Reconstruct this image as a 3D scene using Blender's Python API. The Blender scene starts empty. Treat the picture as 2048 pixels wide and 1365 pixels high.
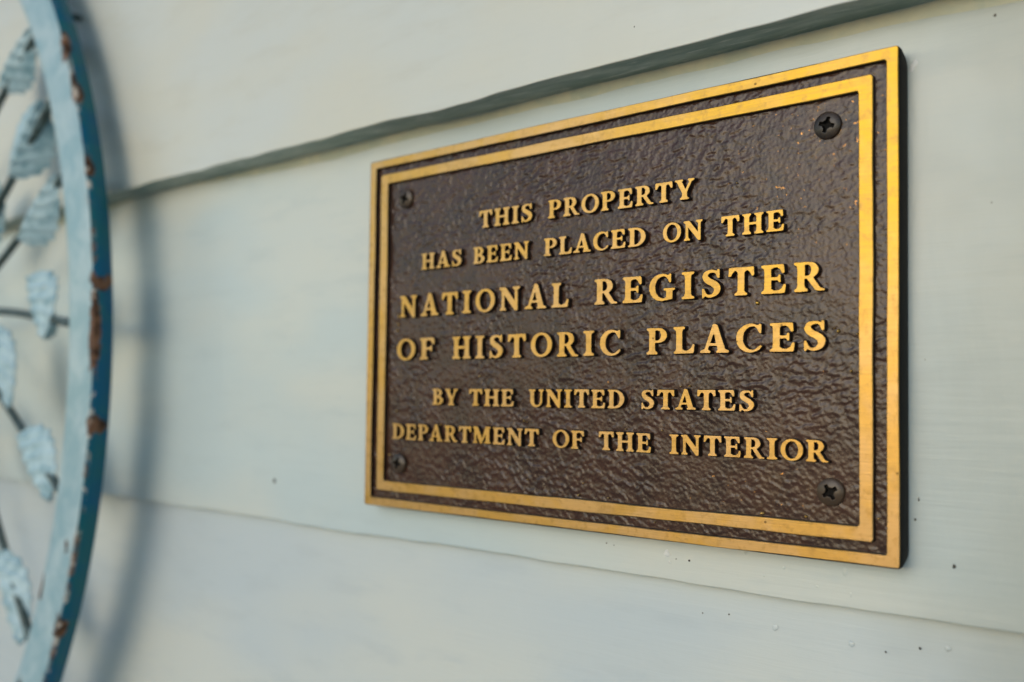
import bpy, math, random
import numpy as np
from mathutils import Vector, Matrix
from mathutils.geometry import tessellate_polygon

IN = 0.0254                      # everything below is authored in inches
rad = math.radians
sc = bpy.context.scene
col = sc.collection

# ------------------------------------------------------------------ camera
cam = bpy.data.cameras.new('camera'); camo = bpy.data.objects.new('camera', cam); col.objects.link(camo)
sc.camera = camo
Rt = Vector((0.77203, 0.63543, 0.01316)); Fw = Vector((-0.63522, 0.77145, 0.03670))
Fw.normalize(); Rt = (Rt - Rt.dot(Fw) * Fw).normalized(); Up = Rt.cross(Fw)
CAMP = Vector((9.11307, -12.81471, -1.31919))
m = Matrix((Rt, Up, -Fw)).transposed().to_4x4(); m.translation = CAMP * IN
camo.matrix_world = m
cam.sensor_width = 36.0; cam.lens = 1860.443 / 2048 * 36.0
cam.shift_x = 2.7 / 2048; cam.shift_y = 46.75 / 2048
cam.clip_start = 0.01; cam.clip_end = 500
cam.dof.use_dof = True; cam.dof.focus_distance = 14.2 * IN; cam.dof.aperture_fstop = 5.3
cam.dof.aperture_blades = 9

# ------------------------------------------------------------------ daylight
SUN_EL, SUN_AZ = rad(17), rad(7)          # from the open side of the porch, a little left of square-on
world = bpy.data.worlds.new('World'); sc.world = world; world.use_nodes = True
wn = world.node_tree; wn.nodes.clear()
sky = wn.nodes.new('ShaderNodeTexSky'); sky.sky_type = 'NISHITA'; sky.sun_disc = False
sky.sun_elevation = SUN_EL; sky.sun_rotation = math.pi + SUN_AZ; sky.air_density = 1.0; sky.dust_density = 0.35; sky.ozone_density = 0.2
bg = wn.nodes.new('ShaderNodeBackground'); bg.inputs['Strength'].default_value = 0.15
wo = wn.nodes.new('ShaderNodeOutputWorld')
wn.links.new(sky.outputs[0], bg.inputs[0]); wn.links.new(bg.outputs[0], wo.inputs[0])
sun = bpy.data.lights.new('sun', 'SUN'); suno = bpy.data.objects.new('sun', sun); col.objects.link(suno)
sun.energy = .5; sun.angle = rad(42); sun.color = (1.0, 0.98, 0.94)
sd = Vector((-math.sin(SUN_AZ) * math.cos(SUN_EL), -math.cos(SUN_AZ) * math.cos(SUN_EL), math.sin(SUN_EL)))
suno.rotation_euler = sd.to_track_quat('Z', 'Y').to_euler()
sc.view_settings.view_transform = 'Standard'; sc.view_settings.look = 'None'
sc.view_settings.exposure = 0.36; sc.view_settings.gamma = 1.0

# ------------------------------------------------------------------ helpers
def lin(r, g, b):
    f = lambda c: (c / 255 / 12.92) if c / 255 <= .04045 else ((c / 255 + .055) / 1.055) ** 2.4
    return (f(r), f(g), f(b), 1)

def tag(o, label=None, cat=None, kind=None, group=None):
    if label: o['label'] = label
    if cat: o['category'] = cat
    if kind: o['kind'] = kind
    if group: o['group'] = group
    return o

def mesh(name, V, F, mats, midx=None, smooth=True):
    me = bpy.data.meshes.new(name)
    V = np.asarray(V, float) * IN
    me.from_pydata(V.tolist(), [], [list(map(int, f)) for f in F])
    for mt in (mats if isinstance(mats, (list, tuple)) else [mats]): me.materials.append(mt)
    if midx is not None: me.polygons.foreach_set('material_index', np.asarray(midx, dtype=np.int32))
    if isinstance(smooth, bool): me.polygons.foreach_set('use_smooth', [smooth] * len(me.polygons))
    else: me.polygons.foreach_set('use_smooth', smooth)
    me.update(); return me

def grid_mesh(name, P, mat, close_u=False):
    """P: (nu, nv, 3) array in inches -> smooth quad grid, fast."""
    nu, nv = P.shape[:2]
    i = np.arange(nu if close_u else nu - 1)[:, None]; j = np.arange(nv - 1)[None, :]
    a = (i * nv + j); b = (((i + 1) % nu) * nv + j)
    q = np.stack([a, b, b + 1, a + 1], -1).reshape(-1, 4).astype(np.int32)
    me = bpy.data.meshes.new(name)
    me.vertices.add(nu * nv); me.vertices.foreach_set('co', (P.reshape(-1, 3) * IN).astype(np.float32).ravel())
    me.loops.add(q.size); me.loops.foreach_set('vertex_index', q.ravel())
    me.polygons.add(len(q)); me.polygons.foreach_set('loop_start', np.arange(len(q), dtype=np.int32) * 4)
    me.polygons.foreach_set('loop_total', np.full(len(q), 4, np.int32))
    me.polygons.foreach_set('use_smooth', np.ones(len(q), bool))
    me.update(calc_edges=True); me.validate(); me.materials.append(mat); return me

def put(name, me, parent=None, loc=(0, 0, 0), rot=None):
    o = bpy.data.objects.new(name, me); col.objects.link(o); o.parent = parent
    o.location = Vector(loc) * IN
    if rot is not None: o.rotation_euler = rot
    return o

def empty(name, loc):
    o = bpy.data.objects.new(name, None); col.objects.link(o); o.location = Vector(loc) * IN
    o.empty_display_size = .02; return o

def fnoise(n, m_, sx, sy, seed, ang=0.0, dx=1.0, dy=1.0):
    """gaussian-filtered noise on an n x m grid (cell dx, dy), correlation lengths sx, sy, rotated by ang"""
    r = np.random.default_rng(seed).standard_normal((n, m_))
    kx = np.fft.fftfreq(n, dx)[:, None] * 2 * np.pi; ky = np.fft.fftfreq(m_, dy)[None, :] * 2 * np.pi
    ku = kx * math.cos(ang) + ky * math.sin(ang); kv = -kx * math.sin(ang) + ky * math.cos(ang)
    g = np.exp(-.5 * ((ku * sx) ** 2 + (kv * sy) ** 2))
    z = np.fft.ifft2(np.fft.fft2(r) * g).real
    return z / z.std()

def noise1(n, s, seed, dx=1.0):
    r = np.random.default_rng(seed).standard_normal(n)
    k = np.fft.fftfreq(n, dx) * 2 * np.pi
    z = np.fft.ifft(np.fft.fft(r) * np.exp(-.5 * (k * s) ** 2)).real
    return z / z.std()

# ------------------------------------------------------------------ materials
class NT:
    def __init__(s, name):
        s.m = bpy.data.materials.new(name); s.m.use_nodes = True; s.t = s.m.node_tree; s.t.nodes.clear()
        s.out = s.n('ShaderNodeOutputMaterial'); s.b = s.n('ShaderNodeBsdfPrincipled')
        s.l(s.b.outputs[0], s.out.inputs[0])
        s.geo = s.n('ShaderNodeNewGeometry'); s.pos = s.vmul(s.geo.outputs['Position'], (1 / IN,) * 3)
    def n(s, t, **k):
        x = s.t.nodes.new(t)
        for a, b in k.items(): setattr(x, a, b)
        return x
    def l(s, a, b): s.t.links.new(a, b)
    def set(s, i, v):
        if hasattr(v, 'is_output') or isinstance(v, bpy.types.NodeSocket): s.l(v, i)
        else: i.default_value = v
    def vmul(s, v, k):
        x = s.n('ShaderNodeVectorMath', operation='MULTIPLY'); s.l(v, x.inputs[0]); x.inputs[1].default_value = k; return x.outputs[0]
    def vop(s, op, a, b):
        x = s.n('ShaderNodeVectorMath', operation=op); s.set(x.inputs[0], a); s.set(x.inputs[1], b)
        return x.outputs[1] if op in ('LENGTH', 'DISTANCE') else x.outputs[0]
    def ma(s, op, a, b=0.0, clamp=False):
        x = s.n('ShaderNodeMath', operation=op); x.use_clamp = clamp; s.set(x.inputs[0], a); s.set(x.inputs[1], b); return x.outputs[0]
    def noise(s, v, scale=1, detail=3, rough=.55, dist=0, colr=False):
        x = s.n('ShaderNodeTexNoise'); s.l(v, x.inputs['Vector']); x.inputs['Scale'].default_value = scale
        x.inputs['Detail'].default_value = detail; x.inputs['Roughness'].default_value = rough; x.inputs['Distortion'].default_value = dist
        return x.outputs['Color' if colr else 'Fac']
    def ramp(s, f, a, b, inv=False):
        x = s.n('ShaderNodeMapRange'); x.interpolation_type = 'SMOOTHSTEP'; s.set(x.inputs[0], f)
        x.inputs[1].default_value = a; x.inputs[2].default_value = b
        x.inputs[3].default_value = 1.0 if inv else 0.0; x.inputs[4].default_value = 0.0 if inv else 1.0
        return x.outputs[0]
    def lerp(s, f, a, b):
        x = s.n('ShaderNodeMapRange'); s.set(x.inputs[0], f); x.inputs[3].default_value = a; x.inputs[4].default_value = b; return x.outputs[0]
    def mix(s, f, a, b):
        x = s.n('ShaderNodeMix', data_type='RGBA'); s.set(x.inputs[0], f); s.set(x.inputs[6], a); s.set(x.inputs[7], b); return x.outputs[2]
    def bump(s, h, strength, dist, nrm=None):
        x = s.n('ShaderNodeBump'); s.l(h, x.inputs['Height']); x.inputs['Strength'].default_value = strength
        x.inputs['Distance'].default_value = dist * IN
        if nrm is not None: s.l(nrm, x.inputs['Normal'])
        return x.outputs[0]
    def xyz(s, v):
        x = s.n('ShaderNodeSeparateXYZ'); s.l(v, x.inputs[0]); return x.outputs
    def fin(s, color=None, rough=None, metal=None, normal=None, **k):
        B = s.b.inputs
        if color is not None: s.set(B['Base Color'], color)
        if rough is not None: s.set(B['Roughness'], rough)
        if metal is not None: s.set(B['Metallic'], metal)
        if normal is not None: s.l(normal, B['Normal'])
        for a, b in k.items(): s.set(B[a.replace('_', ' ')], b)
        return s.m

def mat_paint(name, c1, c2, seed):
    t = NT(name)
    p = t.vop('ADD', t.pos, (seed * 13.1, seed * 3.7, seed * 7.3))
    big = t.noise(t.vmul(p, (.14, .14, .3)), 1, 2)
    c = t.mix(t.ramp(big, .35, .65), c1, c2)
    mid = t.noise(t.vmul(p, (.5, .5, 2.2)), 1, 4, .6)
    c = t.mix(t.ma('MULTIPLY', t.ramp(mid, .48, .75), .35), c, tuple(x * .86 for x in c1[:3]) + (1,))
    # fly specks and grime
    vo = t.n('ShaderNodeTexVoronoi'); t.l(p, vo.inputs['Vector']); vo.inputs['Scale'].default_value = .95; vo.inputs['Randomness'].default_value = 1
    r = t.xyz(vo.outputs['Color'])
    dot = t.ma('LESS_THAN', vo.outputs['Distance'], t.ma('MULTIPLY', t.ma('POWER', r[0], 7), .032))
    c = t.mix(t.ma('MULTIPLY', dot, .75), c, (.10, .085, .05, 1))
    brush = t.noise(t.vmul(p, (.55, .55, 9)), 1, 5, .6, .3)
    brush2 = t.noise(t.vmul(p, (2.2, 2.2, 30)), 1, 3, .6)
    vert = t.noise(t.vmul(p, (1.5, 1.5, .4)), 1, 3, .5, .5)
    brush = t.ma('MULTIPLY', brush, t.lerp(big, .2, 1.1)); n1 = t.bump(brush, .26, .03); n2 = t.bump(brush2, .08, .01, n1); n3 = t.bump(vert, .40, .05, n2); n3 = t.bump(t.noise(t.vmul(p, (5, 5, .9)), 1, 4, .65, .8), .16, .02, n3)
    shade_n = t.noise(t.vmul(p, (.35, .35, .25)), 1, 3, .6, .4)
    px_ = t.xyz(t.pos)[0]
    c = t.mix(t.ma('MULTIPLY', t.ramp(t.ma('ADD', px_, t.ma('MULTIPLY', shade_n, 2.2)), 5.6, 8.2), .6), c, lin(150, 152, 138))   # shaded falloff towards the right, painted into the board colour
    return t.fin(c, t.lerp(mid, .26, .40), 0, n3, Specular_IOR_Level=.55)

def mat_brass():
    t = NT('brushed_brass')
    br = t.noise(t.vmul(t.pos, (.8, 5, 42)), 1, 4, .65)
    br2 = t.noise(t.vmul(t.pos, (2.5, 9, 95)), 1, 2, .6)
    st = t.noise(t.pos, .9, 5, .65, .4)
    sm = t.noise(t.vop('ADD', t.pos, (3, 7, 11)), 7, 4, .6, .2)
    c = t.mix(t.ramp(st, .42, .60), (.56, .345, .135, 1), (.56, .325, .08, 1))
    yl = t.ma('MULTIPLY', t.ramp(t.vop('DISTANCE', t.pos, (4.9, 0, 3.1)), 1.0, 5.5, True), t.lerp(st, .3, 1.3))
    c = t.mix(yl, c, (.56, .325, .025, 1))
    c = t.mix(t.ma('MULTIPLY', t.ramp(br, .35, .7), .35), c, (.42, .26, .09, 1))
    c = t.mix(t.ma('MULTIPLY', t.ramp(sm, .50, .70), .65), c, (.36, .21, .06, 1))
    tn = t.noise(t.vmul(t.vop('ADD', t.pos, (8, 1, 2)), (1.2, 1, 2.0)), 1, 5, .7, .6)
    c = t.mix(t.ma('MULTIPLY', t.ramp(tn, .54, .70), .5), c, (.36, .22, .07, 1))
    pit = t.n('ShaderNodeTexVoronoi'); t.l(t.pos, pit.inputs['Vector']); pit.inputs['Scale'].default_value = 4.2
    r = t.xyz(pit.outputs['Color'])
    dot = t.ma('LESS_THAN', pit.outputs['Distance'], t.ma('MULTIPLY', t.ma('POWER', r[1], 12), .09))
    c = t.mix(t.ma('MULTIPLY', dot, .7), c, (.06, .035, .015, 1))
    n = t.bump(br, .16, .012); n = t.bump(br2, .14, .005, n); n = t.bump(sm, .12, .02, n)
    m = t.fin(c, t.lerp(br, .30, .52), .93, n)
    return m

def mat_bronze_paint(name, c1, c2, rough, bumpy=True, glow_worn=False, spec=.5):
    t = NT(name)
    a = t.noise(t.pos, 1.4, 4, .6, .5); f = t.noise(t.pos, 16, 4, .6)
    c = t.mix(t.ramp(a, .35, .7), c1, c2)
    if glow_worn:
        # coppery metal showing through where the paint is rubbed, mostly in the upper right field and low edge
        w = t.noise(t.vop('ADD', t.pos, (5, 0, 9)), 13, 3, .6)
        s = t.xyz(t.pos)
        near = t.ramp(t.vop('DISTANCE', t.pos, (4.0, 0, 2.35)), .4, 2.2, True)
        low = t.ramp(t.vop('DISTANCE', t.vmul(t.pos, (.45, 0, 1)), (1.5, 0, -2.75)), .2, 1.3, True)
        thr = t.ma('SUBTRACT', .735, t.ma('MULTIPLY', t.ma('MAXIMUM', near, t.ma('MULTIPLY', low, .6)), .09))
        msk = t.ramp(t.ma('SUBTRACT', w, thr), 0, .03)
        pt = t.n('ShaderNodeNewGeometry').outputs['Pointiness']
        msk = t.ma('MULTIPLY', msk, .8)
        c = t.mix(msk, c, (.42, .20, .06, 1))
        t.set(t.b.inputs['Metallic'], t.ma('MULTIPLY', msk, .8))
        c = t.mix(t.ma('MULTIPLY', t.ma('MAXIMUM', near, t.ma('MULTIPLY', low, .5)), t.ramp(t.noise(t.pos, 4, 5, .7), .45, .65)), c, (.085, .042, .018, 1))
    n = t.bump(f, .28, .012) if bumpy else None
    return t.fin(c, rough, None, n, Specular_IOR_Level=spec)

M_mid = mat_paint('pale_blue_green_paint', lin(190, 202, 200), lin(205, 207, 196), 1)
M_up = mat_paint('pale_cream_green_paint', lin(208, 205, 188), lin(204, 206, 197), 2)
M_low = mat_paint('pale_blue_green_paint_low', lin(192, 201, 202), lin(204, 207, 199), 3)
M_groove = mat_bronze_paint('green_grey_gap_paint', lin(158, 170, 156), lin(132, 150, 138), .5)
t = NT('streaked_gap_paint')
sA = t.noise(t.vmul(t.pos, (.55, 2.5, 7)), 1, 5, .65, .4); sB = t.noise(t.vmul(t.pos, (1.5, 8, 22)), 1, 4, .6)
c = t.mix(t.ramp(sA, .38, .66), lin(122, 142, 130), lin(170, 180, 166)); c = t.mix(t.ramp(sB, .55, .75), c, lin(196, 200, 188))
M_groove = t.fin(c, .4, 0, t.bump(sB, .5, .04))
M_caulk = mat_bronze_paint('aged_caulk', lin(192, 190, 162), lin(168, 176, 156), .4)
M_brass = mat_brass()
M_field = mat_bronze_paint('brown_lacquer', lin(68, 42, 29), lin(50, 32, 23), .25, True, True, .42)
M_wall_side = mat_bronze_paint('dark_brown_lacquer_sides', lin(40, 29, 22), lin(30, 22, 18), .35)
M_edge = mat_bronze_paint('black_brown_casting_edge', lin(16, 12, 9), lin(10, 8, 7), .55, spec=.12)
M_screw = mat_bronze_paint('dark_bronze_screw', lin(70, 53, 34), lin(36, 27, 18), .34, spec=.5)
M_slot = mat_bronze_paint('slot_dark', lin(22, 18, 13), lin(14, 12, 9), .7, spec=.15)  # darker colour for the faces inside the screw recess
M_chip = mat_bronze_paint('white_primer_chip', lin(222, 222, 216), lin(212, 212, 206), .5, False)
M_dirt = mat_bronze_paint('brown_fly_speck', lin(70, 58, 38), lin(50, 44, 34), .6, False)

# ------------------------------------------------------------------ ground (unseen below, gives real bounce)
g = NT('unseen_porch_ground'); gn = g.noise(g.pos, .05, 4)
gm = g.fin(g.mix(gn, (.40, .385, .35, 1), (.48, .46, .42, 1)), .8, 0)
me = mesh('ground', [(-9000, -9000, -60), (9000, -9000, -60), (9000, 9000, -60), (-9000, 9000, -60)], [(0, 1, 2, 3)], gm, smooth=False)
tag(put('ground', me), kind='structure')  # unseen ground below, for bounce

# ------------------------------------------------------------------ the clapboard wall
FACE = 0.36; STEP = 0.70; EXPO = 8.30
wall = tag(empty('clapboard_wall', (0, FACE, -4.18)), 'pale blue-green painted clapboard wall carrying the bronze plaque', 'wall')
LAP0 = .17; BY = {2: FACE - 2 * STEP, 1: FACE - STEP, 0: FACE, -1: FACE + LAP0, -2: FACE + LAP0 + STEP}
def board(k, mat, zb, x0=-46, x1=16, nx=620):
    """k = boards above the plaque's one; each overhangs the one below by STEP"""
    y0 = BY[k]; dstep = {2: STEP, 1: STEP, 0: LAP0, -1: STEP, -2: STEP}[k]
    xs = np.linspace(x0, x1, nx); dx = xs[1] - xs[0]
    wob = .013 * noise1(nx, .9, 10 + k, dx) + .008 * noise1(nx, .22, 20 + k, dx)
    s = np.linspace(0, 1, 58) ** 1.15
    zt = EXPO + .02
    P = []
    hz = .010 * fnoise(nx, 58, 2.2, .8, 30 + k, 0, dx, zt / 58)
    r = .022
    rows = []
    for j, t_ in enumerate(s[::-1]):             # top to bottom
        z = zb + r + wob + (zt - r - wob) * t_
        rows.append(np.stack([xs, y0 + hz[:, j] * min(1, t_ * 5), z], -1))
    for a in np.linspace(.15, 1, 7) * math.pi / 2:       # rounded arris
        rows.append(np.stack([xs, np.full(nx, y0 + r * (1 - math.cos(a))), zb + r + wob - r * math.sin(a)], -1))
    face = np.stack(rows, 1)
    und = []
    w2 = .012 * noise1(nx, .5, 40 + k, dx)
    for j, t_ in enumerate(np.linspace(0, 1, 7)):
        y = y0 + r + (dstep - r + .02) * t_
        und.append(np.stack([xs, np.full(nx, y), zb + wob * (1 - t_) + w2 * .5 * math.sin(math.pi * t_)], -1))
    b = put('clapboard', grid_mesh('clapboard', face, mat), wall, (0, -FACE, 4.18))
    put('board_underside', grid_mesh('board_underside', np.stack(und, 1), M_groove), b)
    # bead of old caulk where the board meets the face below
    if k == 0: return b                       # the lower joint is painted shut
    c = []; cw = .19 + .04 * noise1(nx, 1.4, 50 + k, dx) + .012 * noise1(nx, .3, 51 + k, dx)
    for t_ in np.linspace(0, 1, 6):
        a = t_ * math.pi / 2
        c.append(np.stack([xs, np.full(nx, y0 + dstep - .03 * (1 - math.sin(a)) - .004 + (0 if t_ < 1 else .01)), zb + .02 - cw * t_], -1))
    put('caulk_bead', grid_mesh('caulk_bead', np.stack(c, 1), M_caulk), b)
    return b
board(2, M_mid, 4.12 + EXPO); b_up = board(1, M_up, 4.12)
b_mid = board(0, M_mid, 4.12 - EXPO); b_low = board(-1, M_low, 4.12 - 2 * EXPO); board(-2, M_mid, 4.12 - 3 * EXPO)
W0 = (0, -FACE, 4.18)

rnd = random.Random(4)
def blob(r, h, seed, n=14, flat=.5):
    q = random.Random(seed); V = [(0, -h, 0)]; F = []
    rr = [r * (.65 + .6 * q.random()) for _ in range(n)]
    for ring, f in ((0, flat), (1, 1.0)):
        for i in range(n):
            a = 2 * math.pi * i / n
            V.append((rr[i] * f * math.cos(a), -h * (1 - f) * .9 if ring else -h * .92, rr[i] * f * math.sin(a)))
    V = [(x, y if i <= n else .003, z) for i, (x, y, z) in enumerate(V)]
    for i in range(n):
        j = (i + 1) % n
        F.append((0, 1 + i, 1 + j)); F.append((1 + i, 1 + n + i, 1 + n + j, 1 + j))
    return V, F
def speck(name, x, z, y, r, h, mat, parent, off, sx=1, sz=1, rot=0, flat=.5):
    V, F = blob(r, h, int(abs(x * 91 + z * 37)) + 1, flat=flat)
    V = [(a * sx, b, c * sz) for a, b, c in V]
    me = mesh(name, V, F, mat)
    return put(name, me, parent, (x + off[0], y + off[1], z + off[2]), (0, rot, 0))
for x, z, r, sx, sz in [(1.55, -3.768, .055, 1, 1.2), (1.60, -3.895, .026, 1, .8), (5.335, 3.30, .07, .6, 1.3)]:
    speck('paint_chip', x, z, FACE, r, .006, M_chip, wall, W0, sx, sz, .5, .85)
for x, z, r, sz in [(5.83, -3.436, .028, 1.3), (5.343, -2.875, .016, 1.2), (5.477, -.725, .014, 1), (1.95, -3.83, .02, .8), (5.39, -2.6, .012, 2.6),
                    (-8.746, -3.287, .05, 1.2), (4.95, 2.4, .013, 1), (6.35, 3.75, .02, 1), (6.3, 1.3, .012, 1.5), (1.72, -3.83, .01, 1), (.4, -3.72, .013, 1), (.55, -3.74, .009, 1)]:
    speck('fly_speck', x, z, FACE, r, .012, M_dirt, wall, W0, 1, sz)
for x, z, r in [(2.87, 5.0, .016), (1.3, 4.62, .012), (4.1, 4.75, .01)]:
    speck('fly_speck', x, z, FACE - STEP, r, .012, M_dirt, wall, W0, 1, 1.5)
for x, z, r, sz in [(3.3, -4.68, .045, 1.3), (4.42, -4.72, .04, 1), (5.7, -4.56, .04, .9)]:
    speck('paint_blister', x, z, FACE + LAP0, r, .006, M_low, wall, W0, 1, sz, flat=.55)
for x, z, r, sz in [(4.4, -3.7, .035, 2.2), (2.9, -3.6, .03, .8), (3.5, -3.75, .03, 1), (4.48, -4.0, .02, 2.2), (3.2, -3.9, .03, .7), (4.0, -3.95, .03, .7)]:
    speck('paint_blister', x, z, FACE, r, .005, M_mid, wall, W0, 1, sz, flat=.55)
for x, z, r in [(5.35, -4.62, .018), (2.55, -4.6, .012), (4.9, -4.75, .013), (2.1, -4.65, .01)]:
    speck('fly_speck', x, z, FACE + LAP0, r, .012, M_dirt, wall, W0)

# ------------------------------------------------------------------ the plaque
plaque = tag(empty('bronze_plaque', (0, FACE, -3.5)),
             'brown and gold cast plaque with raised lettering and double border screwed to the middle clapboard', 'plaque')
PO = (0, -FACE, 3.5)
RELIEF = .085

def rloop(hx, hz, r, ns=70, nc=7):
    """rounded rectangle, (N,2); same count for any size"""
    P = []; nzs = max(8, int(ns * 2 / 3))
    cs = [(hx, hz, 0), (-hx, hz, 1), (-hx, -hz, 2), (hx, -hz, 3)]
    for ci, (cx, cz, q) in enumerate(cs):
        sx, sz = math.copysign(1, cx), math.copysign(1, cz)
        for i in range(nc):
            a = (q + i / (nc - 1)) * math.pi / 2
            P.append((cx - sx * r + r * math.cos(a), cz - sz * r + r * math.sin(a)))
        nx_, nz_, _ = cs[(ci + 1) % 4]
        a = (q + 1) * math.pi / 2
        s0 = P[-1]; sx2, sz2 = math.copysign(1, nx_), math.copysign(1, nz_)
        s1 = (nx_ - sx2 * r + r * math.cos(a), nz_ - sz2 * r + r * math.sin(a))
        nn = ns if q % 2 == 0 else nzs
        for i in range(1, nn): P.append((s0[0] + (s1[0] - s0[0]) * i / nn, s0[1] + (s1[1] - s0[1]) * i / nn))
    return np.array(P)

def jitter(L, amp, seed):
    n = len(L); t = np.roll(L, -1, 0) - np.roll(L, 1, 0); t /= np.linalg.norm(t, axis=1)[:, None] + 1e-9
    nr = np.stack([t[:, 1], -t[:, 0]], -1)
    return L + nr * (amp * (noise1(n, 1.6, seed) * .55 + noise1(n, 5, seed + 1)))[:, None] , nr

def frame(name, ox, oz, ix, iz, ro, ri, seed, amp=.004, outer_wall=True):
    A, nA = jitter(rloop(ox, oz, ro), amp, seed); B, nB = jitter(rloop(ix, iz, ri), amp, seed + 5)
    n = len(A); V = []; F = []; mi = []
    def ring(L, y): V.extend([(p[0], y, p[1]) for p in L]); return len(V) - n
    def strip(a, b, mt):
        for i in range(n):
            j = (i + 1) % n; F.append((a + i, b + i, b + j, a + j)); mi.append(mt)
    bv = .010
    f0 = ring(A - nA * bv, 0); f1 = ring(B + nB * bv, 0); strip(f1, f0, 0)
    e0 = ring(A - nA * bv, 0); e1 = ring(A, bv); strip(e0, e1, 0)
    g0 = ring(B + nB * bv, 0); g1 = ring(B, bv); strip(g1, g0, 0)
    if outer_wall:
        w0 = ring(A, bv); w1 = ring(A + nA * .012, RELIEF + .04); strip(w0, w1, 1)
    h0 = ring(B, bv); h1 = ring(B - nB * .012, RELIEF + .04); strip(h1, h0, 1)
    me = mesh(name, V, F, [M_brass, M_wall_side], mi)
    return put(name, me, plaque, PO)
frame('outer_border', 5.25, 3.5, 5.08, 3.343, .035, .04, 100, .0035, False)
frame('inner_border', 4.908, 3.186, 4.715, 2.992, .05, .04, 120)

# casting edge: sharp gold-edged front, rounder corners behind
loops = []
for hx, hz, r, y in [(5.248, 3.498, .035, .006), (5.258, 3.512, .05, .04), (5.268, 3.524, .09, .12), (5.272, 3.53, .15, .20), (5.272, 3.53, .19, .27), (5.268, 3.526, .23, .33), (5.25, 3.51, .25, .358)]:
    L = rloop(hx, hz, r); loops.append(np.stack([L[:, 0], np.full(len(L), y), L[:, 1]], -1))
ce = np.stack(loops, 1)
put('casting_edge', grid_mesh('casting_edge', ce, M_edge, close_u=True), plaque, PO)

# leather-grain field: real relief
nx, nz = 790, 522; hx, hz = 5.1, 3.37
X = np.linspace(-hx, hx, nx); Z = np.linspace(-hz, hz, nz); dx, dz = X[1] - X[0], Z[1] - Z[0]
XX, ZZ = np.meshgrid(X, Z, indexing='ij')
a0 = fnoise(nx, nz, .044, .022, 1, rad(8), dx, dz); a1 = fnoise(nx, nz, .040, .023, 2, rad(-35), dx, dz)
a2 = fnoise(nx, nz, .036, .022, 3, rad(-62), dx, dz); a3 = fnoise(nx, nz, .030, .024, 4, .4, dx, dz)
wl = 1 / (1 + np.exp((XX + 1.2) * 1.6 + fnoise(nx, nz, .6, .6, 5, 0, dx, dz)))
wb = (1 - wl) / (1 + np.exp((ZZ + .9) * 1.8 + fnoise(nx, nz, .6, .6, 6, 0, dx, dz)))
wt = 1 - wl - wb
h = (wl * a2 + wb * a1 + wt * a0) / np.sqrt(wl ** 2 + wb ** 2 + wt ** 2) + .9 * a3
h = np.tanh(h * .85 - .45)
calm = .62 + .38 * np.tanh(fnoise(nx, nz, .35, .28, 9, 0, dx, dz))
h = h * calm + .35 * fnoise(nx, nz, .3, .25, 7, 0, dx, dz)
h *= 1 - .25 / (1 + np.exp(-(XX - .5) * 1.5))
Y = RELIEF - .0074 * h - .0012 * fnoise(nx, nz, .014, .014, 8, 0, dx, dz)
put('textured_field', grid_mesh('textured_field', np.stack([XX, Y, ZZ], -1)[:, ::-1], M_field), plaque, PO)

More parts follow.
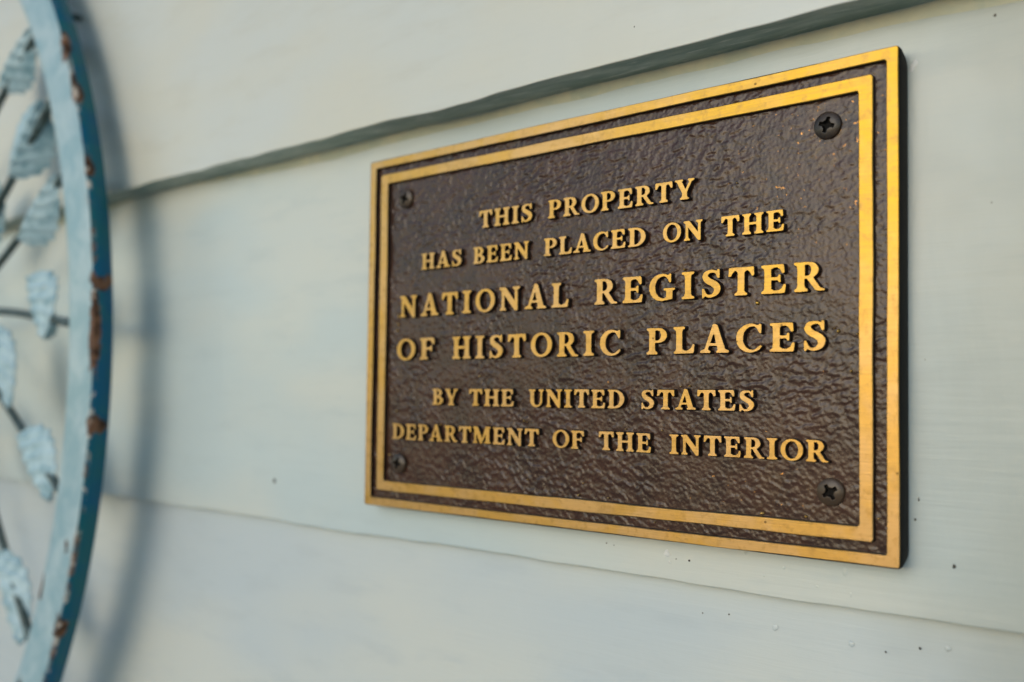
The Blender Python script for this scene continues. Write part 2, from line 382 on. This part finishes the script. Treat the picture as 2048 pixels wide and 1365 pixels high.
# ---- letterforms: drawn as strokes, softened like a sand casting, traced
RES = 150                                       # pixels per cap height
class Glyph:
    def __init__(s, w):
        s.w = w; s.pad = .15
        s.nx = int((w + 2 * s.pad) * RES); s.ny = int((1 + 2 * s.pad) * RES)
        x = (np.arange(s.nx) + .5) / RES - s.pad; y = (np.arange(s.ny) + .5) / RES - s.pad
        s.X, s.Y = np.meshgrid(x, y, indexing='ij'); s.m = np.zeros(s.X.shape, bool)
    def poly(s, pts, cut=False, lim=None):
        c = np.zeros(s.X.shape, bool); n = len(pts)
        for i in range(n):
            (x0, y0), (x1, y1) = pts[i], pts[(i + 1) % n]
            if y0 == y1: continue
            hit = (s.Y >= min(y0, y1)) & (s.Y < max(y0, y1)) & (s.X < x0 + (s.Y - y0) * (x1 - x0) / (y1 - y0))
            c ^= hit
        s.m = s.m & ~c if cut else s.m | c
    def box(s, x0, y0, x1, y1, cut=False): s.poly([(x0, y0), (x1, y0), (x1, y1), (x0, y1)], cut)
    def stem(s, x0, x1, y0=0., y1=1., fl=True, fr=True, hl=True, hr=True, o=.095, t=.075, br=.07):
        s.box(x0, y0, x1, y1)
        for f, d, e in ((fl, -1, x0), (fr, 1, x1)):
            if f: s.poly([(e - d * .02, y0), (e + d * o, y0), (e + d * o, y0 + t * .85), (e + d * .02, y0 + t + br * .5), (e, y0 + t + br * 1.6), (e - d * .02, y0 + t + br * 1.6)])
        for f, d, e in ((hl, -1, x0), (hr, 1, x1)):
            if f: s.poly([(e - d * .02, y1), (e + d * o, y1), (e + d * o, y1 - t * .85), (e + d * .02, y1 - t - br * .5), (e, y1 - t - br * 1.6), (e - d * .02, y1 - t - br * 1.6)])
    def ell(s, cx, cy, rx, ry): return ((s.X - cx) / rx) ** 2 + ((s.Y - cy) / ry) ** 2 < 1
    def stroke(s, pts, ws):
        pts = np.array(pts, float); P = []; Wd = []
        ext = np.vstack([2 * pts[0] - pts[1], pts, 2 * pts[-1] - pts[-2]]); we = [ws[0]] + list(ws) + [ws[-1]]
        for i in range(1, len(ext) - 2):
            for t in np.linspace(0, 1, 14, endpoint=False):
                a, b, c, d = ext[i - 1], ext[i], ext[i + 1], ext[i + 2]
                P.append(.5 * ((2 * b) + (-a + c) * t + (2 * a - 5 * b + 4 * c - d) * t * t + (-a + 3 * b - 3 * c + d) * t ** 3))
                Wd.append(we[i] + (we[i + 1] - we[i]) * (3 * t * t - 2 * t ** 3))
        for p, w in zip(P, Wd): s.m |= (s.X - p[0]) ** 2 + (s.Y - p[1]) ** 2 < (w / 2) ** 2
    def line(s, x0, y0, x1, y1, w0, w1=None):
        """bar given by horizontal widths at each end"""
        w1 = w1 or w0
        s.poly([(x0 - w0 / 2, y0), (x0 + w0 / 2, y0), (x1 + w1 / 2, y1), (x1 - w1 / 2, y1)])
    def hser(s, x, y, w, up, t=.07):
        s.poly([(x - w / 2, y), (x + w / 2, y), (x + w / 2, y + up * t * .9), (x + w * .2, y + up * t * 1.7), (x - w * .2, y + up * t * 1.7), (x - w / 2, y + up * t * .9)])

ST = .195; TH = .095
def build_glyph(ch):
    if ch == 'I': g = Glyph(.43); g.stem(.115, .115 + ST, o=.11)
    elif ch == 'H':
        g = Glyph(.90); g.stem(.09, .09 + ST); g.stem(.61, .61 + ST); g.box(.2, .46, .7, .57)
    elif ch == 'T':
        g = Glyph(.80); g.stem(.30, .30 + ST, hl=False, hr=False); g.box(.03, .90, .77, 1.0)
        g.poly([(.0, .70), (.07, .68), (.13, .82), (.2, .905), (.2, .95), (.05, 1.0), (.02, 1.02)])
        g.poly([(.80, .70), (.73, .68), (.67, .82), (.6, .905), (.6, .95), (.75, 1.0), (.78, 1.02)])
        g.poly([(.2, .92), (.3, .83), (.51, .83), (.6, .92)])
    elif ch in 'EF':
        g = Glyph(.74 if ch == 'E' else .70); g.stem(.09, .09 + ST, hr=False, fr=(ch == 'F'))
        g.box(.2, .91, .64, 1.0); g.poly([(.68, .70), (.62, .69), (.55, .84), (.46, .92), (.46, .96), (.66, 1.0)])
        g.box(.2, .465, .5, .555); g.poly([(.47, .48), (.52, .37), (.565, .37), (.565, .65), (.52, .65), (.47, .54)])
        if ch == 'E':
            g.box(.2, 0, .68, .09); g.poly([(.72, .30), (.665, .31), (.60, .16), (.50, .08), (.50, .03), (.69, 0)])
            g.poly([(.29, .08), (.29, .16), (.38, .08)])
        g.poly([(.29, .92), (.29, .85), (.38, .92)])
    elif ch == 'L':
        g = Glyph(.70); g.stem(.09, .09 + ST, fr=False); g.box(.2, 0, .65, .09)
        g.poly([(.70, .32), (.64, .33), (.57, .16), (.44, .08), (.46, .03), (.66, 0)]); g.poly([(.29, .08), (.29, .16), (.38, .08)])
    elif ch in 'PRB':
        g = Glyph({'P': .72, 'R': .84, 'B': .75}[ch]); g.stem(.09, .09 + ST, hr=False, fr=(ch != 'B'))
        lo = .44 if ch != 'B' else .49
        cy = (1 + lo) / 2; ry = (1 - lo) / 2; cx = .40 if ch != 'B' else .37
        rx = .30 if ch == 'P' else .28
        o = (g.ell(cx, cy, rx, ry) | ((g.X < cx) & (g.X > .2) & (abs(g.Y - cy) < ry))) & (g.X > .2)
        i = (g.ell(cx - .03, cy, rx - .165, ry - .085) | ((g.X < cx - .03) & (abs(g.Y - cy) < ry - .085))) & (g.X > .29)
        g.m |= o; g.m &= ~i
        if ch == 'B':
            cy, ry = .265, .265; cx = .39; rx = .34
            o = (g.ell(cx, cy, rx, ry) | ((g.X < cx) & (g.X > .2) & (abs(g.Y - cy) < ry))) & (g.X > .2)
            i = (g.ell(cx - .03, cy, rx - .175, ry - .085) | ((g.X < cx - .03) & (abs(g.Y - cy) < ry - .085))) & (g.X > .29)
            g.m |= o; g.m &= ~(i & (g.Y < .49))
        if ch == 'R':
            g.poly([(.33, .48), (.50, .50), (.74, .085), (.86, .055), (.86, 0), (.66, 0), (.60, .03)])
    elif ch == 'D':
        g = Glyph(.86); g.stem(.09, .09 + ST, hr=False, fr=False)
        o = g.ell(.34, .5, .50, .5) & (g.X > .25) | ((g.X >= .2) & (g.X < .36) & (g.Y > 0) & (g.Y < 1))
        i = (g.ell(.32, .5, .31, .41)) & (g.X > .29)
        g.m |= o; g.m &= ~i
    elif ch == 'O':
        g = Glyph(.90); g.m |= g.ell(.45, .5, .45, .515); g.m &= ~g.ell(.45, .5, .27, .42)
    elif ch in 'CG':
        g = Glyph(.80 if ch == 'C' else .90)
        g.m |= g.ell(.44, .5, .44, .515); g.m &= ~g.ell(.50, .5, .30, .425)
        g.box(.735, -.1, 1.1, 1.1, cut=True); g.poly([(.60, .5), (.68, .72), (1.1, .72), (1.1, .26), (.66, .22)], cut=True)
        g.poly([(.76, 1.0), (.705, 1.0), (.66, .93), (.56, .93), (.66, .80), (.71, .67), (.76, .67)])
        if ch == 'C': g.poly([(.60, .10), (.66, .05), (.79, .20), (.755, .25), (.66, .17)])
        else:
            g.box(.60, .04, .80, .42); g.box(.51, .38, .89, .455); g.poly([(.5, .05), (.62, .0), (.80, .06), (.80, .12), (.62, .14)])
    elif ch == 'S':
        g = Glyph(.64)
        g.stroke([(.54, .80), (.45, .93), (.30, .955), (.155, .88), (.13, .74), (.22, .61), (.40, .49), (.51, .35), (.49, .17), (.35, .05), (.19, .06), (.08, .20)],
                 [.06, .08, .10, .15, .18, .21, .22, .21, .17, .10, .08, .07])
        g.poly([(.50, .93), (.53, 1.02), (.58, 1.02), (.585, .68), (.53, .68), (.47, .84)])
        g.poly([(.03, -.02), (.08, -.02), (.12, .07), (.15, .15), (.085, .33), (.03, .33)])
    elif ch == 'A':
        g = Glyph(.92); g.line(.155, .03, .44, .96, .10, .12); g.line(.70, .03, .455, 1.03, .235, .16)
        g.poly([(.37, .92), (.41, 1.05), (.5, 1.05), (.6, .7), (.4, .7)]); g.line(.30, .27, .60, .27, .001) ; g.box(.24, .255, .62, .345)
        g.hser(.16, 0, .32, 1); g.hser(.72, 0, .40, 1)
        g.poly([(.36, .43), (.50, .43), (.435, .70)], cut=True)
    elif ch == 'N':
        g = Glyph(.92); g.stem(.10, .21, hl=False, hr=False, o=.09); g.stem(.70, .81, fl=False, fr=False, o=.10)
        g.poly([(.0, 1.0), (.27, 1.0), (.81, .20), (.81, -.03), (.70, -.03), (.10, .86), (.0, .93)])
    elif ch == 'M':
        g = Glyph(1.12); g.stem(.10, .20, hl=False, hr=False, o=.09); g.stem(.82, .82 + ST, hl=False, o=.09)
        g.poly([(.02, 1), (.30, 1), (.60, .25), (.52, 0), (.46, 0), (.12, .86), (.02, .93)]); g.poly([(.50, 0), (.57, 0), (.90, .80), (.86, 1.0), (.80, 1)])
    elif ch == 'U':
        g = Glyph(.88); g.stem(.10, .10 + ST, y0=.3, fl=False, fr=False); g.stem(.68, .78, y0=.3, fl=False, fr=False, o=.09)
        o = g.ell(.44, .34, .34, .355); i = g.ell(.49, .36, .19, .27)
        g.m |= o & (g.Y < .36); g.m &= ~(i & (g.Y < .36)); g.box(.305, .33, .68, .86, cut=True); g.box(.68, .3, .78, .5)
    elif ch == 'Y':
        g = Glyph(.88); g.box(.335, 0, .54, .46); g.stem(.335, .54, y1=.4, hl=False, hr=False)
        g.line(.435, .34, .17, .96, .22, .215); g.line(.475, .34, .74, .96, .12, .10); g.hser(.18, 1, .37, -1); g.hser(.73, 1, .29, -1)
    # soften
    a = g.m.astype(float)
    kx = np.fft.fftfreq(a.shape[0])[:, None] * 2 * np.pi; ky = np.fft.fftfreq(a.shape[1])[None, :] * 2 * np.pi
    sg = .019 * RES
    a = np.fft.ifft2(np.fft.fft2(a) * np.exp(-.5 * (kx ** 2 + ky ** 2) * sg ** 2)).real
    return g, a

def trace(a, lev=.47):
    """marching squares -> closed loops in pixel coordinates"""
    nx, ny = a.shape; b = a > lev; seg = {}
    def ex(i, j): t = (lev - a[i, j]) / (a[i + 1, j] - a[i, j]); return (i + t, j)
    def ey(i, j): t = (lev - a[i, j]) / (a[i, j + 1] - a[i, j]); return (i, j + t)
    cell = b[:-1, :-1] * 1 + b[1:, :-1] * 2 + b[1:, 1:] * 4 + b[:-1, 1:] * 8
    T = {1: 'LB', 2: 'BR', 3: 'LR', 4: 'RT', 6: 'BT', 7: 'LT', 8: 'TL', 9: 'TB', 11: 'TR', 12: 'RL', 13: 'RB', 14: 'BL', 5: 'LBRT', 10: 'BRTL'}
    nxt = {}
    pt = {}
    for i, j in zip(*np.nonzero((cell > 0) & (cell < 15))):
        s = T[int(cell[i, j])]
        for k in range(0, len(s), 2):
            key = []
            for e in s[k:k + 2]:
                if e == 'B': q = ('x', i, j)
                elif e == 'T': q = ('x', i, j + 1)
                elif e == 'L': q = ('y', i, j)
                else: q = ('y', i + 1, j)
                if q not in pt: pt[q] = ex(q[1], q[2]) if q[0] == 'x' else ey(q[1], q[2])
                key.append(q)
            nxt.setdefault(key[0], []).append(key[1]); nxt.setdefault(key[1], []).append(key[0])
    loops = []; seen = set()
    for s in nxt:
        if s in seen: continue
        L = [s]; seen.add(s); cur = s
        while True:
            n2 = [q for q in nxt[cur] if q not in seen]
            if not n2: break
            cur = n2[0]; seen.add(cur); L.append(cur)
        if len(L) > 20: loops.append(np.array([pt[q] for q in L]))
    return loops

def resample(L, tol=.35):
    # Douglas-Peucker on a closed loop
    n = len(L); k = n // 2
    def dp(a, b):
        if b - a < 2: return []
        p, q = L[a % n], L[b % n]; d = q - p; ln = np.hypot(*d) + 1e-9
        idx = np.arange(a + 1, b); w = L[idx % n] - p
        ds = abs(w[:, 0] * d[1] - w[:, 1] * d[0]) / ln if ln > 1e-6 else np.hypot(w[:, 0], w[:, 1])
        i = int(ds.argmax())
        if ds[i] < tol and (b - a) < 16: return []
        i += a + 1
        return dp(a, i) + [i] + dp(i, b)
    ids = [0] + dp(0, k) + [k] + dp(k, n)
    return L[np.array(sorted(set(i % n for i in ids)))]

GL = {}
def glyph_mesh(ch, cap, var):
    key = (ch, cap, var)
    if key in GL: return GL[key]
    if ch not in GL:
        g, a = build_glyph(ch); GL[ch] = (g, [resample(L) for L in trace(a)])
    g, loops = GL[ch]
    q = np.random.default_rng(sum(map(ord, ch)) * 7 + var)
    V = []; F = []; mi = []; sm = []
    polys = []; offs = []
    for L in loops:
        P = (L + .5) / RES - g.pad
        area = .5 * np.sum(P[:, 0] * np.roll(P[:, 1], -1) - np.roll(P[:, 0], -1) * P[:, 1])
        P = P + q.normal(0, .0030, P.shape)                 # uneven hand-finished edge
        polys.append(P * cap); offs.append(area)
    outer = max(range(len(offs)), key=lambda i: abs(offs[i]))
    allp = [];
    for i, P in enumerate(polys):
        a = offs[i]
        if (i == outer) != (a > 0) : P = P[::-1]            # outer ccw, holes cw
        allp.append(P)
    tris = tessellate_polygon([[Vector((p[0], p[1], 0)) for p in P] for P in allp])
    flat = np.vstack(allp)
    for p in flat: V.append((p[0], 0, p[1]))
    for t in tris:
        a_, b_, c_ = (flat[i] for i in t)
        cr = (b_[0] - a_[0]) * (c_[1] - a_[1]) - (b_[1] - a_[1]) * (c_[0] - a_[0])
        F.append(t if cr > 0 else t[::-1]); mi.append(0); sm.append(False)
    for P in allp:
        n = len(P); tn = np.roll(P, -1, 0) - np.roll(P, 1, 0); tn /= np.linalg.norm(tn, axis=1)[:, None] + 1e-9
        nr = np.stack([tn[:, 1], -tn[:, 0]], -1)            # outward of the metal
        prev = None
        for o, y, mt in ((0, 0, 0), (.0035, .0055, 0), (.0035, .0055, 1), (.013, RELIEF * .6, 1), (.020, RELIEF + .035, 1)):
            st = len(V); V.extend([(p[0], y, p[1]) for p in P + nr * o])
            if prev is not None and not (o == .0035 and mt == 1):
                for i in range(n):
                    j = (i + 1) % n; F.append((prev + i, st + i, st + j, prev + j)); mi.append(mt); sm.append(True)
            prev = st
    me = mesh('letter', V, F, [M_brass, M_wall_side], mi, sm)
    GL[key] = me; return me

LINES = [(.312, 1.822, [('THIS', -2.249, -.979), ('PROPERTY', -.648, 2.204)]),
         (.303, 1.168, [('HAS', -3.73, -2.661), ('BEEN', -2.38, -1.047), ('PLACED', -.729, 1.343), ('ON', 1.642, 2.354), ('THE', 2.647, 3.66)]),
         (.415, .262, [('NATIONAL', -4.316, -.175), ('REGISTER', .348, 4.244)]),
         (.412, -.586, [('OF', -4.377, -3.325), ('HISTORIC', -2.872, .887), ('PLACES', 1.359, 4.272)]),
         (.302, -1.456, [('BY', -3.371, -2.708), ('THE', -2.431, -1.349), ('UNITED', -1.027, .964), ('STATES', 1.261, 3.206)]),
         (.300, -2.145, [('DEPARTMENT', -4.468, -.78), ('OF', -.493, .182), ('THE', .457, 1.471), ('INTERIOR', 1.783, 4.296)])]
KERN = {'AT': -.06, 'TA': -.06, 'LA': -.03, 'TY': -.02, 'PA': -.06, 'PL': 0, 'RT': -.03}
jr = random.Random(3)
for cap, bz, words in LINES:
    for w, x0, x1 in words:
        x0 += .008; x1 -= .008
        nat = 0; ks = []
        for i, ch in enumerate(w):
            glyph_mesh(ch, cap, 0)
            nat += GL[ch][0].w * cap
            if i: k = KERN.get(w[i - 1:i + 1], 0) * cap; ks.append(k); nat += k
        n1_ = len(w) - 1; gap = cap * (.28 if cap > .35 else .16)
        sxw = min(1.36, (x1 - x0 - gap * n1_) / nat); gap = (x1 - x0 - nat * sxw) / n1_
        x = x0
        print(w, 'gap/cap', round(gap / cap, 2), 'sx', round(sxw, 2))
        for i, ch in enumerate(w):
            if i: x += gap + ks[i - 1] * sxw
            o = put('letter', glyph_mesh(ch, cap, jr.randrange(3)), plaque, (PO[0] + x, PO[1], PO[2] + bz + jr.uniform(-.003, .003)), (0, rad(jr.uniform(-.6, .6)), 0))
            o.scale = (sxw, 1, 1)
            x += GL[ch][0].w * cap * sxw

# brass nubs where high grains were ground bright
for x, z, r, sz in [(-4.40, .285, .022, 2.1), (-4.41, .14, .018, 1.8), (-4.42, .01, .02, 1.3), (3.21, .14, .036, 1), (4.41, -.32, .03, .9), (4.36, -.28, .014, .8), (4.59, -.88, .016, 1.5),
                 (-2.23, -.92, .02, .9), (4.68, -.37, .012, 1.6), (-1.17, -1.71, .016, 1.6), (-1.10, -1.73, .01, 1), (.02, -2.93, .02, 1.3), (.62, -2.93, .018, .8), (3.29, -2.945, .035, .8),
                 (.12, -2.72, .012, 1), (-1.07, -2.74, .012, 1), (-4.42, -1.6, .02, 1), (2.88, 1.97, .014, .7), (-4.60, -2.47, .03, .6), (4.9 + .06, -2.87, .022, 1), (1.5, -3.24, .012, 1),
                 (3.7, -.05, .01, .8), (4.3, -2.0, .01, .8), (3.95, -2.93, .03, .5), (-1.0, .66, .022, .8), (2.0, .73, .02, 1), (-3.2, -1.83, .022, .8), (2.1, -1.09, .025, .5), (1.95, -1.10, .012, 1), (1.62, -1.79, .02, .7), (.95, -1.79, .02, .7)]:
    speck('metal_nub', x, z, RELIEF - .012, r, .03, M_brass, plaque, PO, 1, sz, flat=.6)

# ---- screws: oval heads with a Phillips recess
def screw_mesh(seed, wear):
    in_slot = set(); nr, na = 44, 96; R = .192; P = np.zeros((na, nr, 3)); q = np.random.default_rng(seed)
    for i in range(na):
        a = 2 * math.pi * i / na
        for j in range(nr):
            r = R * (j / (nr - 3)) if j < nr - 2 else R * (1.02 if j == nr - 2 else 1.0)
            hh = .022 + .066 * math.sqrt(max(0, 1 - (min(r, R) / (R * 1.05)) ** 2))
            if j == nr - 2: hh = .012
            if j == nr - 1: hh = -.04
            u, v = r * math.cos(a), r * math.sin(a)
            arm = min(abs(u), abs(v)); ln = max(abs(u), abs(v))
            wdt = .027 * (1 - .25 * ln / .12)
            e = max((arm - wdt) / .007, (ln - .108) / .012, 0 if False else -9)
            core = (r - .058) / .012
            e = min(e, core)
            cut = 1 / (1 + math.exp(min(40, max(-40, e * 5))))
            hh -= cut * max(0, (.075 - .35 * max(0, ln - .03)))
            
            P[i, j] = (u, -hh, v)
            if cut > .5: in_slot.add(((na - 1 - i), j))
    me = grid_mesh('screw', P[::-1], M_screw, close_u=True); me.materials.append(M_slot)
    for p in me.polygons:
        if any((v // nr, v % nr) in in_slot for v in p.vertices): p.material_index = 1
    return me
for i, (x, z, rot, lift) in enumerate([(-4.25, 2.64, .35, .006), (4.262, 2.60, .30, .0), (4.31, -2.56, 1.0, .0), (-4.31, -2.63, .2, -.012)]):
    put('screw', screw_mesh(i, 0), plaque, (x + PO[0], RELIEF - .002 + lift + PO[1], z + PO[2]), (rad([2, 0, 0, -1][i]), rot, 0))

# ------------------------------------------------------------------ round metal wall ornament
RC = Vector((-31.49, -1.0, -.393)); RO, RI, RW = 17.8, 16.42, .515       # back plane y=-1.0, front y=-1.515
orn = tag(empty('metal_wall_ornament', (RC.x, RC.y, RC.z - RO)),
          'round flaking teal metal hoop with silvery leaves, hanging left of the plaque', 'wall ornament')
OO = Vector((-RC.x, -RC.y, -RC.z + RO))
def rim_material(name, base, base2, side):
    t = NT(name)
    rel = t.vop('SUBTRACT', t.pos, tuple(RC))
    s = t.xyz(rel)
    rr = t.ma('SQRT', t.ma('ADD', t.ma('MULTIPLY', s[0], s[0]), t.ma('MULTIPLY', s[2], s[2])))
    edge = t.ma('ADD', t.ma('ABSOLUTE', t.ma('SUBTRACT', RO, rr)), t.ma('ADD', s[1], RW))       # distance from the front outer arris
    ns = t.noise(t.pos, 1.1, 5, .65, .6); n2 = t.noise(t.vop('ADD', t.pos, (9, 2, 4)), 2.6, 5, .7, .5)
    c = t.mix(t.ramp(ns, .35, .65), base, base2)
    dpos = t.vop('ADD', t.pos, t.vop('MULTIPLY', t.vop('SUBTRACT', t.noise(t.pos, 2.2, 4, .7, .3, True), (.5, .5, .5)), (.5, .25, .9)))
    msk = t.ma('MULTIPLY', t.ramp(edge, .0, .16, True), t.ramp(n2, .50, .56))
    spots = [(-15.0, 7.15, .5, 1.2, .34), (-15.75, 8.7, .35, 1.6, .26), (-14.3, 4.9, .3, 1.0, .28), (-13.75, .3, .22, 1.5, .20), (-13.72, -2.15, .3, .34, .6), (-13.72, 1.55, .3, .2, .7), (-15.1, -7.5, .3, .62, .3), (-16.2, -6.3, .25, .75, .1), (-17.2, -9.5, .4, .6, .1), (-14.75, -5.2, .1, .3, .1)]
    for x, z, rx, rz, ry in spots:
        d = t.vop('DISTANCE', t.vop('MULTIPLY', t.vop('SUBTRACT', dpos, (x, RC.y - RW, z)), (1.25 / rx, 1 / ry, 1.2 / rz)), (0, 0, 0))
        msk = t.ma('MAXIMUM', msk, t.ramp(d, .8, 1.0, True))
    rust = t.mix(t.ramp(n2, .4, .6), (.055, .028, .015, 1), (.20, .10, .055, 1))
    c = t.mix(msk, c, rust)
    wm = t.ma('MULTIPLY', t.ramp(edge, .0, .13, True), t.ramp(t.noise(t.vop('ADD', t.pos, (1, 5, 8)), 1.9, 5, .75), .55, .58))
    c = t.mix(wm, c, (.70, .62, .52, 1))
    n = t.bump(n2, .3, .05); n = t.bump(t.ma('SUBTRACT', 1, t.ma('MAXIMUM', msk, wm)), .8, .03, n)
    return t.fin(c, t.ma('MAXIMUM', t.lerp(ns, .3, .5), t.ma('MULTIPLY', msk, .85)), 0, n, Specular_IOR_Level=.25 if side else .5)
M_rim_face = rim_material('faded_light_blue_rim', lin(136, 170, 178), lin(170, 192, 196), False)
M_rim_side = rim_material('teal_rim_side', lin(0, 88, 120), lin(24, 98, 106), True)
NA = 400
def ringstrip(name, prof, mat):
    P = np.zeros((NA, len(prof), 3))
    for i in range(NA):
        a = 2 * math.pi * i / NA; ca, sa = math.cos(a), math.sin(a)
        for j, (r, y) in enumerate(prof):
            P[i, j] = (r * ca, y, r * sa)
    return put(name, grid_mesh(name, P, mat, close_u=True), orn, (0, 0, RO))
ringstrip('rim_face', [(RI, 0), (RI - .01, -RW + .06), (RI + .05, -RW), (RI + .3, -RW - .03), (RO - .3, -RW - .03), (RO - .04, -RW)], M_rim_face)
ringstrip('rim_side', [(RO - .04, -RW), (RO, -RW + .04), (RO, -.04), (RO - .05, 0), (RI, 0)], M_rim_side)

t = NT('silver_blue_leaf')
ln = t.noise(t.pos, 2.0, 5, .65, .6); l2 = t.noise(t.pos, 6, 4, .6)
c = t.mix(t.ramp(ln, .3, .6), lin(118, 156, 166), lin(172, 198, 204)); c = t.mix(t.ramp(l2, .68, .72), c, lin(215, 208, 196)); c = t.mix(t.ramp(l2, .24, .28, True), c, lin(80, 112, 118))
M_leaf = t.fin(c, .40, 0, t.bump(ln, .12, .04))
t = NT('dark_stem_metal'); ln = t.noise(t.pos, 3, 4)
M_stem = t.fin(t.mix(t.ramp(ln, .4, .7), lin(52, 66, 62), lin(84, 104, 104)), .45, .2, t.bump(ln, .3, .03))

def leaf_mesh(L, W, seed, teeth=True):
    """folded leaf with raised midrib and side veins, along +X, facing -Y, double skinned"""
    nu, nv = 44, 25; q = random.Random(seed); P = np.zeros((nu, nv, 3))
    tw = q.uniform(-.3, .3)
    for i in range(nu):
        u = i / (nu - 1); w = W * (math.sin(math.pi * min(1, u * .97 + .015) ** .8) ** .75)
        w *= 1 + .06 * math.sin(u * 42)
        for j in range(nv):
            v = (j / (nv - 1)) * 2 - 1
            d = .16 * W * abs(v) ** 1.3 * 2                      # folded back from the midrib
            vein = .075 * max(0, math.cos((u * 5.5 - abs(v) * 1.6) * 2 * math.pi)) ** 3 * (1 - abs(v) * .5)
            curl = .28 * (u - .45) ** 2 * L
            rib = .05 * math.exp(-(v / .07) ** 2)
            P[i, j] = (u * L, d * w / W + curl * .5 - vein - rib + tw * v * w * .5 * u, v * w / 2)
    B = P[:, ::-1] + np.array([0, .03, 0])
    A = np.concatenate([P, B], 1); A = np.concatenate([A, A[:, :1]], 1)
    return grid_mesh('leaf', A, M_leaf)

def tube(name, pts, r0, r1, mat, parent, off, n=10):
    pts = [Vector(p) for p in pts]; P = []
    # Catmull-Rom resample
    ext = [2 * pts[0] - pts[1]] + pts + [2 * pts[-1] - pts[-2]]; C = []
    for i in range(1, len(ext) - 2):
        for t_ in np.linspace(0, 1, 8, endpoint=False):
            a, b, c_, d = ext[i - 1:i + 3]
            C.append(.5 * ((2 * b) + (c_ - a) * t_ + (2 * a - 5 * b + 4 * c_ - d) * t_ ** 2 + (3 * b - a - 3 * c_ + d) * t_ ** 3))
    C.append(pts[-1])
    for i, p in enumerate(C):
        tg = (C[min(i + 1, len(C) - 1)] - C[max(i - 1, 0)]).normalized(); s = tg.cross(Vector((0, 1, 0))).normalized(); u = s.cross(tg)
        r = r0 + (r1 - r0) * i / (len(C) - 1)
        P.append([tuple(p + (s * math.cos(a) + u * math.sin(a)) * r) for a in np.linspace(0, 2 * math.pi, n + 1)])
    me = grid_mesh(name, np.array(P), mat)
    return put(name, me, parent, off)

YS = -1.25
HUB = (-23.6, .85)
# (start x,z , bend x,z , end x,z on the rim) and leaf (base x,z, length, width, angle°, tilt)
stems = [((-23.4, 5.2), (-20.6, 7.35), (-17.3, 9.35)), ((-23.4, 2.6), (-20.35, 4.28), (-16.3, 7.3)), ((-23.5, 1.2), (-20.2, 2.46), (-15.5, 4.9)),
         ((-23.6, .85), (-20.1, 1.06), (-14.9, .45)), ((-23.5, .6), (-19.9, -1.34), (-14.9, -4.5)), ((-23.4, -.6), (-19.6, -5.26), (-16.6, -8.9)), ((-23.6, -3.5), (-20.9, -8.0), (-19.0, -12.0))]
for s in stems:
    tube('stem', [(x, YS, z) for x, z in s], .11, .12, M_stem, orn, OO)
leaves = [(-20.2, 7.75, 2.4, 1.5, 34, .3), (-19.2, 4.95, 2.6, 1.45, 46, .3), (-18.45, 3.0, 2.6, 1.5, 38, .2), (-17.75, 1.9, 2.0, 1.9, -62, .5), (-20.2, .6, 2.7, 1.3, -62, .3),
          (-18.1, -2.55, 2.5, 1.8, -42, .4), (-19.2, -5.9, 2.8, 1.35, -58, .2), (-20.6, -8.5, 2.6, 1.4, -66, .2), (-22.0, 3.0, 2.6, 1.3, 50, .2), (-22.6, -1.6, 2.6, 1.3, -60, .2)]
for i, (x, z, L, W, an, tl) in enumerate(leaves):
    put('leaf', leaf_mesh(L, W, i), orn, (x + OO.x, YS - .22 + OO.y, z + OO.z), (rad(18) * (1 if i % 2 else .4), -rad(an), 0))
# the rest of the ornament, beyond the left edge of the photograph
ringh = np.zeros((120, 9, 3))
for i in range(120):
    a = 2 * math.pi * i / 120
    for j in range(9):
        b = 2 * math.pi * j / 8; r = 7.9 + .14 * math.cos(b)
        ringh[i, j] = (r * math.cos(a), .14 * math.sin(b) - .25, r * math.sin(a))
put('hub_hoop', grid_mesh('hub_hoop', ringh[::-1], M_stem, close_u=True), orn, (0, 0, RO))
for k in range(11):
    a = rad(72 + k * 21.6); ca, sa = math.cos(a), math.sin(a)
    tube('stem', [(RC.x + 7.9 * ca, YS, RC.z + 7.9 * sa), (RC.x + 12 * math.cos(a + .05), YS, RC.z + 12 * math.sin(a + .05)), (RC.x + 16.9 * ca, YS, RC.z + 16.9 * sa)], .1, .085, M_stem, orn, OO)
    put('leaf', leaf_mesh(2.8, 1.5, 40 + k), orn, (RC.x + 12.6 * ca + OO.x, YS - .22 + OO.y, RC.z + 12.6 * sa + OO.z), (rad(10), -a, 0))
for k in range(5):       # stand-off pegs that hold the hoop on the boards
    a = rad(35 + 72 * k); x, z = RC.x + 17.2 * math.cos(a), RC.z + 17.2 * math.sin(a)
    tube('mounting_peg', [(x, -1.0, z), (x, -.6, z - .001), (x, (FACE + LAP0 + .05) if z < -4.2 else (.4 if z < 4.1 else -.3), z)], .09, .09, M_stem, orn, OO)
